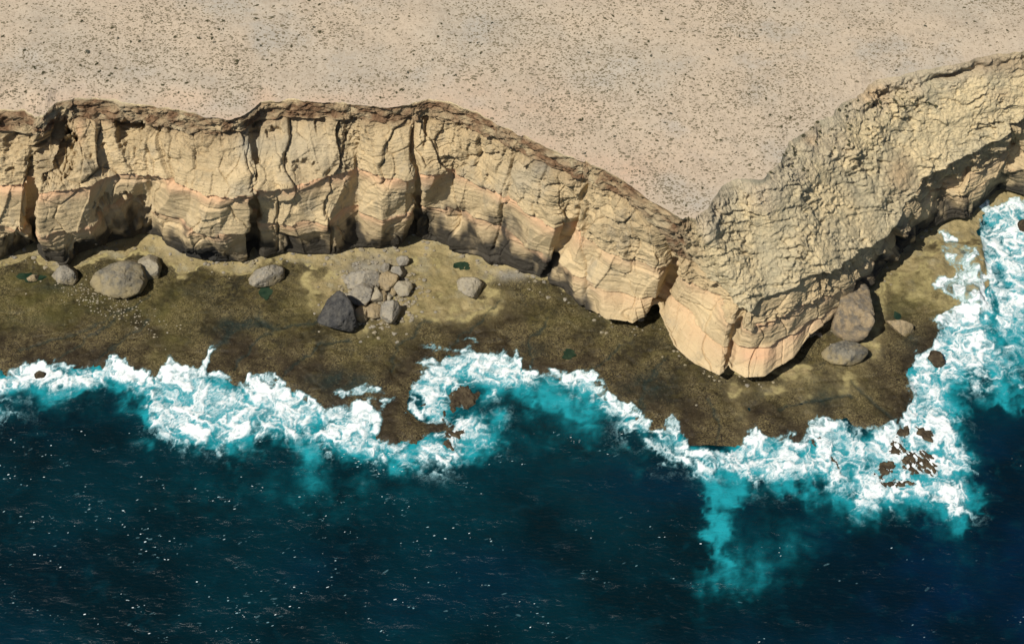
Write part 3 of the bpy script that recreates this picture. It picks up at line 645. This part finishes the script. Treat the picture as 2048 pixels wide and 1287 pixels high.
# stray white flecks on the swell: broken water, and sun glints modelled as foam
fa = []; fv = []; ff = []; k0 = len(FV)
cl = [(RNG.uniform(-40, 2090), RNG.uniform(860, 1290)) for _ in range(260)]
cl = [c for c in cl if RNG.random() < (1.0 if c[0] < 700 else .45 if c[0] < 1300 else .22)]
for cx, cy in cl:
    for _ in range(RNG.integers(2, 11)):
        tq_ = RNG.normal(0, 26); w0 = P(cx+tq_+RNG.normal(0, 4), cy+tq_*.38+RNG.normal(0, 5), 0); L = RNG.uniform(.12, .5)*(1.6 if RNG.random() < .06 else 1); Wd = L*RNG.uniform(.25, .5); a0 = RNG.normal(.25, .25)
        wisp = RNG.random() < .12; L = L*(2.6 if wisp else 1); Wd = Wd*(2.2 if wisp else 1); fa.append(RNG.uniform(.10, .26) if wisp else RNG.random()**1.6*.9+.08); an = np.arange(6)/6*2*np.pi; rr = 1+RNG.uniform(-.4, .3, 6)
        lx = np.cos(an)*L*rr; ly = np.sin(an)*Wd*rr; x = w0[0]+lx*math.cos(a0)-ly*math.sin(a0); y = w0[1]+lx*math.sin(a0)+ly*math.cos(a0)
        b = k0+len(fv); fv += [(x[i], y[i], float(sea_z(np.array([x[i]]), np.array([y[i]]))[0])+.12) for i in range(6)]
        ff += [(b, b+1, b+2, b+3), (b, b+3, b+4, b+5)]
FV = np.concatenate([FV, fv]); FF = np.concatenate([FF, ff]); FA = np.concatenate([FA, np.repeat(np.array(fa), 6)])
obj('sea_foam', mesh('sea_foam', FV, FF, M['foam'], dict(foam=FA)), 'white surf foam washing along the edge of the rock platform, with flecks of whitecap and modelled sun glint out at sea', 'surf foam', kind='stuff')

# ------------------------------------------------------------------ rock pools
def pool(px, py, rx, ry, label):
    c = P(px, py, 1.2); g = float(ground_z(c[0], c[1])); n = 28; an = np.arange(n)/n*2*np.pi
    r = 1+.45*fbm(np.cos(an)*1.6+px, np.sin(an)*1.6+py, o=4, seed=141)
    x = c[0]+np.cos(an)*rx*.2*r; y = c[1]+np.sin(an)*ry*.26*r
    z = float(np.max(ground_z(x*.75+c[0]*.25, y*.75+c[1]*.25)))+.02
    Vv = np.concatenate([[[c[0], c[1], z]], np.stack([x, y, 0*x+z], 1), np.stack([x, y, 0*x+z-1.2], 1)])
    F = [(0, 1+i, 1+(i+1) % n) for i in range(n)]+[(1+i, 1+n+i, 1+(i+1) % n) for i in range(n)]+[(1+(i+1) % n, 1+n+i, 1+n+(i+1) % n) for i in range(n)]
    o = obj('rock_pool', mesh('rock_pool', Vv, np.array(F), M['pool'], smooth=False), label, 'rock pool')
pool(532, 583, 14, 16, 'green rock pool just below the pale smooth boulder on the left ledge')
pool(62, 556, 26, 9, 'narrow green rock pool below the cliff at far left, beside a small mossy hump')
pool(1140, 706, 14, 9, 'small teal rock pool out on the brown platform above the central cove')
pool(1795, 632, 7, 11, 'tiny dark pool above the flat tan slab near the right corner')
pool(925, 533, 14, 7, 'small olive pool on pale rock close under the curved cliff base')

# ------------------------------------------------------------------ boulders
def ico(sub):
    import bmesh
    bm = bmesh.new(); bmesh.ops.create_icosphere(bm, subdivisions=sub, radius=1)
    v = np.array([x.co[:] for x in bm.verts]); f = np.array([[w_.index for w_ in p.verts] for p in bm.faces]); bm.free(); return v, f
ICO5 = ico(5); ICO4 = ico(4); ICO2 = ico(2); ICO1 = ico(1)
ROCKM = dict(
  grey=mat_rock('grey_boulder', (.25, .232, .195), (.36, .32, .245), (.32, .265, .16), 1),
  dark=mat_rock('dark_boulder', (.05, .05, .05), (.10, .095, .085), (.13, .12, .10), 1),
  pale=mat_rock('pale_boulder', (.40, .35, .25), (.33, .295, .225), (.27, .22, .12), 1),
  slate=mat_rock('slate_boulder', (.115, .112, .098), (.25, .225, .17), (.34, .275, .15), 1),
  pillar=mat_rock('streaked_pillar', (.38, .29, .175), (.17, .15, .12), (.26, .215, .14), 1),
  tan=mat_rock('tan_boulder', (.40, .31, .18), (.31, .25, .16), (.22, .17, .08), 1),
  reef=mat_rock('reef_rock', (.045, .033, .020), (.11, .085, .05), (.05, .035, .02), 1))
def boulder(name, cat, poly_, mat, label, hgt=.9, seed=0, facets=9, rough=.08, lowc=.35, zg=None, lift=0., group=None, sharp=44, grow=1.03):
    """convex stone whose faces follow the outline seen, solid all round"""
    p = np.array(poly_, float); c = p.mean(0); p = c+(p-c)*grow; r0 = np.ptp(p, 0)/2
    if zg is None:
        w0 = P(c[0], p[:, 1].max()-r0[1]*.5, 1.3); zg = float(ground_z(w0[0], w0[1]))
    hz = r0[1]*.2*hgt
    ctr = P(c[0], c[1], zg+hz*.55+lift)
    kk = (np.linalg.norm(ctr-CAM))*K
    dirs, f = ICO5 if r0.max() > 22 else ICO4
    f_ = (ctr-CAM)/np.linalg.norm(ctr-CAM); rt = np.array([1., 0, 0]); up = np.cross(rt, f_); 
    pl = []
    area = 0
    q = np.roll(p, -1, 0); ar = np.sum(p[:, 0]*q[:, 1]-q[:, 0]*p[:, 1])
    for a, b in zip(p, q):
        e = b-a; n2 = np.array([e[1], -e[0]])*(1 if ar > 0 else -1); n2 = n2/np.linalg.norm(n2)
        h = np.dot(a-c, n2)*kk
        nw = n2[0]*rt-n2[1]*up; pl.append((nw, h))
    rg = np.random.default_rng(seed+500)
    dep = (r0.mean())*kk
    for _ in range(facets):
        n = rg.normal(size=3)-f_*.9; n[2] += .35; n /= np.linalg.norm(n); pl.append((n, dep*rg.uniform(.55, .92)))
    for n in (f_, -f_, np.array([0, 0, -1.])): pl.append((n, dep*1.0 if n[2] != -1 else hz*.9+1.0))
    inv = np.zeros(len(dirs))
    for n, h in pl: inv += np.maximum(dirs@n/max(h, .05), 0)**sharp
    rad = inv**(-1/sharp)
    v = dirs*rad[:, None]; s_ = r0.mean()*kk
    fac = 1+rough*fbm(v[:, 0]/s_*1.3+seed, v[:, 1]/s_*1.3, v[:, 2]/s_*1.3, o=4, seed=seed)+rough*.5*fbm(v[:, 0]/.9, v[:, 1]/.9, v[:, 2]/.6, o=3, seed=seed+9)
    v = v*fac[:, None]; w3 = v/max(s_*.55, .8); v = v*(1-.10*np.exp(-(np.abs(fbm(w3[:, 0]+seed, w3[:, 1], w3[:, 2], o=2, seed=seed+20))/.05)**2))[:, None]
    low = sst(lowc*1.4, lowc*.2, (v[:, 2]-v[:, 2].min())/np.ptp(v[:, 2])+.25*fbm(v[:, 0]/2, v[:, 1]/2, v[:, 2]/2, o=3, seed=seed+3)-.2)
    base = np.array([ctr[0], ctr[1], zg]); v = v+ctr-base
    o = obj(name, mesh(name, v, f, ROCKM[mat], dict(low=low)), label, cat, group); o.location = base
    return o
bd = lambda poly_, mat, label, **k: boulder('boulder', 'boulder', poly_, mat, label, **k)
bd([(100,552),(118,536),(131,530),(150,545),(154,560),(146,570),(122,566)], 'grey', 'grey angular boulder split by a crack, below the cliff at far left', seed=1, rough=.09, sharp=26, hgt=1.3)
bd([(184,565),(195,548),(222,530),(262,520),(282,530),(290,562),(278,585),(255,594),(225,592),(195,582)], 'slate', 'large grey egg-shaped boulder with a sandy lower side, left of the green ledge', seed=2, rough=.05, hgt=1.1, lowc=.7)
bd([(278,520),(295,510),(312,515),(320,535),(316,555),(300,564),(284,552),(276,535)], 'pale', 'pale rounded boulder leaning behind the large egg-shaped boulder', seed=3, rough=.05)
bd([(497,558),(512,540),(545,530),(565,535),(568,555),(548,570),(515,574),(500,568)], 'grey', 'pale grey smooth boulder above the green pool on the left ledge', seed=4, rough=.04, hgt=.9)
bd([(636,640),(655,600),(680,583),(694,588),(708,618),(714,652),(700,664),(675,656),(645,648)], 'dark', 'big dark triangular boulder beside the rockfall', seed=5, rough=.05, hgt=1.3, lowc=.15)
bd([(914,562),(930,550),(955,556),(971,572),(972,590),(955,598),(932,590),(916,578)], 'pale', 'pale rounded boulder alone on the ledge right of the rockfall', seed=6, rough=.05)
bd([(1646,706),(1660,690),(1690,680),(1715,685),(1736,700),(1722,722),(1705,730),(1670,728),(1650,718)], 'slate', 'dark grey pointed boulder at the foot of the headland, right side', seed=7, rough=.06, hgt=.9, lowc=.5, sharp=22)
bd([(1773,642),(1800,640),(1822,648),(1831,662),(1815,676),(1795,664)], 'tan', 'flat tan slab of rock near the surf at the right corner', seed=8, rough=.06, hgt=.6)
bd([(1676,600),(1682,572),(1700,560),(1725,562),(1738,578),(1738,640),(1725,676),(1700,682),(1672,668),(1666,640)], 'pillar', 'tall brown and grey streaked rock pillar leaning against the right side of the headland', seed=9, rough=.07, hgt=1.3, lowc=.1, facets=5, sharp=20)
bd([(55,556),(65,549),(78,550),(83,557),(72,563),(60,562)], 'tan', 'small mossy hump of rock in the narrow pool at far left', seed=10, hgt=.8)
FALL = [([(760,534),(768,526),(778,528),(778,540),(768,545),(760,542)],'grey','small grey block, upper left of the rockfall'),
 ([(780,545),(784,528),(800,526),(812,540),(808,550),(795,556),(782,552)],'grey','rounded grey block at the upper right of the rockfall'),
 ([(792,522),(798,510),(812,510),(818,520),(812,530),(800,530)],'grey','topmost pale block of the rockfall, against the cliff base'),
 ([(758,552),(775,544),(795,552),(792,568),(782,578),(766,582),(756,570)],'tan','tan block with a pitted face in the middle of the rockfall'),
 ([(690,560),(705,545),(740,540),(756,548),(756,572),(735,580),(700,574)],'grey','broad shattered grey slab at the top left of the rockfall'),
 ([(692,580),(715,568),(745,566),(740,596),(728,610),(705,604)],'grey','biggest flat grey slab of the rockfall, above the dark boulder'),
 ([(740,582),(752,574),(766,592),(762,606),(748,604),(740,600)],'pale','pale wedge block below the pitted tan block'),
 ([(757,584),(768,580),(776,586),(770,602),(758,598)],'tan','narrow tan block squeezed in the lower middle of the rockfall'),
 ([(790,572),(800,562),(818,560),(824,574),(815,590),(802,592),(794,584)],'pale','pale knobbly block on the right edge of the rockfall'),
 ([(710,622),(722,612),(734,618),(736,636),(726,644),(714,640)],'tan','tan block right beside the big dark boulder'),
 ([(730,618),(745,608),(764,612),(766,632),(750,636),(734,632)],'tan','tan flat block in the lowest row of the rockfall'),
 ([(760,632),(764,612),(780,597),(794,606),(803,626),(798,640),(778,644),(766,640)],'grey','grey pointed block at the lower right end of the rockfall'),
 ([(778,580),(786,570),(794,578),(790,590),(780,590)],'tan','little tan block in the gap on the right of the rockfall'),
 ([(772,592),(778,588),(784,592),(782,600),(774,600)],'pale','tiny pale stone above the grey pointed block')]
for i, (pl_, mt, lb) in enumerate(FALL):
    boulder('rock_block', 'rock', pl_, mt, lb, seed=30+i, rough=.08, hgt=1.2, sharp=30, lowc=.1, grow=1.14, group='rockfall at the cliff foot')
sr = lambda poly_, label, **k: boulder('sea_rock', 'sea rock', poly_, 'reef', label, zg=-.4, rough=.10, facets=3, group='rocks in the surf', **k)
sr([(840,812),(850,806),(850,815)], 'tiny rock tip in the white foam left of the round rock', seed=54, hgt=.6)
sr([(66,748),(80,742),(92,746),(90,758),(76,760)], 'small dark rock in the surf at far left', seed=55, hgt=.5)
def reef(poly_, label, hgt=.7, seed=0):
    e = np.array(poly_, float); w_ = P(e[:, 0], e[:, 1], .3)[:, :2]; lo = w_.min(0)-1.5; hi = w_.max(0)+1.5
    gx, gy = np.meshgrid(np.arange(lo[0], hi[0], .3), np.arange(lo[1], hi[1], .3))
    wx = gx+fbm(gx/2.5, gy/2.5, o=4, seed=seed)*1.3; wy = gy+fbm(gx/2.5, gy/2.5, o=4, seed=seed+1)*1.3
    sd_ = sdf(wx, wy, w_); st_ = fbm((gx+gy*.8)/1.0, (gy-gx*.8)/4.5, o=3, seed=seed+2)
    z = np.where(sd_ > 0, hgt*sst(0, 1.6, sd_), sd_*.9)+st_*.42*sst(-.6, 1.0, sd_)+fbm(gx/1.2, gy/1.2, o=3, seed=seed+3)*.2
    F = grid(*gx.shape); kp = (z.ravel()[F].max(1) > -1.2); F = F[kp]; u_ = np.unique(F); rm = np.full(gx.size, 0); rm[u_] = np.arange(len(u_))
    c_ = w_.mean(0); Vv = np.stack([gx-c_[0], gy-c_[1], z-.05], -1).reshape(-1, 3)[u_]
    o = obj('reef_rock', mesh('reef_rock', Vv, rm[F], ROCKM['reef'], dict(low=np.zeros(len(u_)))), label, 'reef rock', 'rocks in the surf'); o.location = (c_[0], c_[1], 0)
reef([(897,815),(903,785),(918,772),(940,772),(957,785),(957,806),(945,814),(925,812),(910,820)], 'round brown rock standing alone in the central cove', seed=350, hgt=1.3)
reef([(877,832),(882,820),(892,822),(896,836),(888,845),(880,842)], 'small brown rock just left of the round cove rock', seed=354, hgt=.9)
reef([(880,868),(900,846),(918,855),(932,864),(922,874),(900,876)], 'brown rock below the small one in the cove mouth', seed=358, hgt=.7)
reef([(880,888),(892,873),(907,885),(917,902),(900,906),(886,898)], 'lowest brown rock at the seaward end of the cove mouth', seed=362, hgt=.7)
reef([(1770,892),(1785,880),(1812,884),(1820,900),(1800,912),(1778,910)], 'ragged brown reef rock at the top left of the right-hand reef', seed=300)
reef([(1790,868),(1806,850),(1822,846),(1820,868),(1800,880)], 'small ragged reef patch between the platform tip and the right-hand reef', seed=304)
reef([(1828,868),(1834,850),(1858,858),(1872,876),(1882,890),(1850,884)], 'ragged reef rock nearest the platform tip on the right-hand reef', seed=308)
reef([(1796,925),(1815,900),(1845,895),(1868,905),(1872,930),(1868,955),(1840,950),(1812,945)], 'widest streaked reef rock in the middle of the right-hand reef', seed=312, hgt=.45)
reef([(1746,950),(1758,922),(1778,912),(1790,930),(1784,950),(1765,962)], 'ragged brown reef rock on the left of the right-hand reef', seed=316)
reef([(1742,972),(1765,960),(1800,956),(1838,962),(1832,974),(1785,976)], 'long low reef rock along the seaward side of the right-hand reef', seed=320)
reef([(1656,906),(1666,910),(1676,930),(1690,950),(1682,956),(1668,938)], 'thin dark reef fin in foam left of the right-hand reef', seed=324)
reef([(1618,878),(1640,870),(1648,880),(1626,888)], 'low reef scrap showing through foam by the surf edge right of the headland', seed=328)
sr([(2036,448),(2044,440),(2056,445),(2056,468),(2042,470)], 'brown rock in white water at the right edge', seed=62, hgt=.6)
sr([(1846,845),(1852,795),(1856,800),(1852,850)], 'slim rock splinter off the platform tip', seed=63, hgt=.5) if False else None
sr([(1856,716),(1866,702),(1880,705),(1888,728),(1880,738),(1866,730)], 'dark rock at the surf edge below the flat tan slab', seed=64, hgt=.5)

# ------------------------------------------------------------------ shrubs
def shrub_mesh(name, seed, mat):
    rg = np.random.default_rng(seed); vs_ = []; fs_ = []; b = 0
    for k in range(4):
        v, f = ICO1; v = v*(1+.28*rg.uniform(-1, 1, (len(v), 1)))
        v = v*np.array([.62, .55, .5])*rg.uniform(.6, 1)+np.array([rg.normal(0, .38), rg.normal(0, .3), .3+.2*rg.random()])
        vs_.append(v); fs_.append(f+b); b += len(v)
    for k in range(50):
        d = rg.normal(size=3); d[2] = abs(d[2]); d /= np.linalg.norm(d); c = d*np.array([.95, .8, .75])*rg.uniform(.75, 1.1)+[0, 0, .1]
        t = rg.normal(size=(3, 3))*.13+c; vs_.append(t); fs_.append(np.array([[b, b+1, b+2]])); b += 3
    return mesh(name, np.concatenate(vs_), np.concatenate(fs_), mat, smooth=False)
OL = mat_leaf('olive_leaves', (.065, .062, .03), (.10, .088, .045)); GL = mat_leaf('grey_leaves', (.085, .085, .06), (.11, .105, .075))
SM = [shrub_mesh('shrub', 200+i, OL) for i in range(4)]; GM = [shrub_mesh('shrub', 220+i, GL) for i in range(2)]
prim = sm(rim[len(EXT):-len(EXT)], 4)
def rim_y(x): return np.interp(x, rim[:, 0], rim[:, 1])
def pz(x, y):
    d = np.maximum(np.asarray(y)-rim_y(x), 0)
    return H+sst(0, 12, d)*(.45*fbm(x/14, y/14, o=3, seed=91)+.9*fbm(x/70, y/70, o=2, seed=92)+.6)
cand = []
N1 = 0
while N1 < 235:
    px, py = RNG.uniform(-20, 2060), RNG.uniform(0, 420)
    w0 = P(px, py, H+.6)
    if w0[1] < rim_y(w0[0])+2.5: continue
    keepp = .9 if px < 650 else .8 if 900 < px < 1550 else .35
    if RNG.random() > keepp: continue
    s_ = RNG.uniform(.38, .72)*(1.15 if px < 700 else 1.0)*(1.5 if RNG.random() < .05 else 1)
    g = RNG.random() < .12
    o = obj('shrub', (GM if g else SM)[RNG.integers(0, 2 if g else 4)], 'low grey-green shrub on the pale sand of the plateau' if g else 'small dark olive shrub on the pale sand of the plateau', 'shrub', 'grey shrubs on the plateau' if g else 'olive shrubs on the plateau')
    o.location = (w0[0], w0[1], float(pz(np.array([w0[0]]), np.array([w0[1]]))[0])-.08); o.scale = (s_*1.15, s_, s_*.75); o.rotation_euler[2] = RNG.uniform(0, 6.28); N1 += 1
# shrubs on the rocky slope
SV = RIM_SLOPE_V; spx_, spy_ = toPx(SV); N2 = 0
spots = [(1690,220,70,40),(1620,255,50,30),(1745,215,60,30),(1600,300,40,50),(1700,260,60,40),(1580,330,40,30),(1790,200,80,20)]
fl = np.stack([spx_.ravel(), spy_.ravel()], 1); flv = SV.reshape(-1, 3); inr = (fl[:, 0] > 1440) & (fl[:, 0] < 2048)
fl = fl[inr]; flv = flv[inr]
while N2 < 62:
    x, y, rx, ry = spots[RNG.integers(0, len(spots))]; px = x+RNG.normal(0, rx*.6); py = y+RNG.normal(0, ry*.6)
    d = (fl[:, 0]-px)**2+(fl[:, 1]-py)**2; k = d.argmin()
    if d[k] > 9: continue
    s_ = RNG.uniform(.55, .95)
    o = obj('shrub', SM[RNG.integers(0, 4)], 'dark shrub clinging to the weathered rocky slope below the rim', 'shrub', 'shrubs on the rocky slope')
    o.location = flv[k]-np.array([0, 0, .12]); o.scale = (s_, s_, s_*.85); o.rotation_euler[2] = RNG.uniform(0, 6.28); N2 += 1
# uncountable low scrub
def scrub(n):
    px = RNG.uniform(-90, 2140, n*4); py = RNG.uniform(-60, 440, n*4); w0 = P(px, py, H+.6)
    dr = w0[:, 1]-rim_y(w0[:, 0])
    den = np.clip(.6+.5*fbm(w0[:, 0]/18, w0[:, 1]/18, o=4, seed=151), .2, 1)*np.where(dr < 6, .6, 1)
    k = (dr > .8) & (RNG.random(n*4) < den); w0 = w0[k][:n]; px = px[k][:n]; n = len(w0)
    s = RNG.uniform(.13, .30, n)*np.interp(px, [0, 600, 1400, 2048], [1.05, 1.0, 1.0, .9])*(1+.6*(RNG.random(n) < .1))
    z = pz(w0[:, 0], w0[:, 1]); an = np.arange(6)/6*2*np.pi
    ring = np.stack([np.cos(an), np.sin(an), 0*an], 1)
    T = np.concatenate([ring*[1, 1, 1], ring*[.8, .8, 1]+[0, 0, .55], [[0, 0, .85]]])
    F = [(i, (i+1) % 6, 6+(i+1) % 6) for i in range(6)]+[(i, 6+(i+1) % 6, 6+i) for i in range(6)]+[(6+i, 6+(i+1) % 6, 12) for i in range(6)]
    ra = RNG.uniform(-.45, .45, n); el = RNG.uniform(1., 2.2, n)
    L = T[None]*(1+RNG.uniform(-.3, .3, (n, 13, 1)))*s[:, None, None]
    L[..., 0] *= el[:, None]
    ca, sa = np.cos(ra)[:, None], np.sin(ra)[:, None]
    x = L[..., 0]*ca-L[..., 1]*sa; y = L[..., 0]*sa+L[..., 1]*ca
    Vv = np.stack([x+w0[:, 0:1], y+w0[:, 1:2], L[..., 2]+z[:, None]-.06], -1)
    Ff = (np.array(F)[None]+13*np.arange(n)[:, None, None]).reshape(-1, 3)
    o = obj('scrub', mesh('scrub', Vv, Ff, mat_leaf('scrub_leaves', (.215, .18, .118), (.215, .18, .118)), smooth=False), 'tiny dark scrub tufts scattered over the sandy plateau', 'scrub', kind='stuff')
scrub(26000)
# pale stones strewn on the left ledge
def pebbles():
    n = 260; px = np.concatenate([RNG.normal(185, 40, n//2), RNG.normal(235, 50, n//2)]); py = 575+(px-130)*.35+RNG.normal(0, 18, n); s = RNG.uniform(.12, .38, n)
    w0 = P(px, py, 1.2); z = ground_z(w0[:, 0], w0[:, 1]); v, f = ICO1
    L = v[None]*(1+RNG.uniform(-.3, .3, (n, len(v), 1)))*s[:, None, None]*np.array([1.3, 1, .6])
    Vv = L+np.stack([w0[:, 0], w0[:, 1], z], 1)[:, None]
    obj('pebbles', mesh('pebbles', Vv, (f[None]+len(v)*np.arange(n)[:, None, None]).reshape(-1, 3), ROCKM['pale'], dict(low=np.zeros(n*len(v))), smooth=False), 'pale stones strewn over the green ledge at left', 'stones', kind='stuff')
pebbles()
def rubble():
    n = 800; px = RNG.normal(755, 42, n); py = RNG.normal(588, 34, n)
    m = 420; k = RNG.integers(40, NC-40, m); fp = R[5][k]+OUT[k]*RNG.gamma(1.6, 2.2, (m, 1)); qx, qy = toPx(withz(fp, 1.5)); ok = (qx > 0) & (qx < 1880); px = np.concatenate([px, qx[ok]]); py = np.concatenate([py, qy[ok]])
    n = len(px); s = RNG.uniform(.2, .8, n)*(RNG.random(n)**.9*1.2+.3)
    w0 = P(px, py, 1.6); z = ground_z(w0[:, 0], w0[:, 1]); v, f = ICO1
    L = v[None]*(1+RNG.uniform(-.35, .35, (n, len(v), 1)))*s[:, None, None]*np.array([1.2, 1, .75])
    Vv = L+np.stack([w0[:, 0], w0[:, 1], z+.1], 1)[:, None]
    obj('rubble', mesh('rubble', Vv, (f[None]+len(v)*np.arange(n)[:, None, None]).reshape(-1, 3), ROCKM['grey'], dict(low=np.repeat(RNG.random(n)*.9, len(v))), smooth=False), 'loose grey rubble along the cliff foot and between the fallen blocks', 'rubble', kind='stuff')
rubble()
print('TRIS', sum(len(o.data.polygons)*2 for o in bpy.data.objects if o.type == 'MESH' and o.name not in ()))
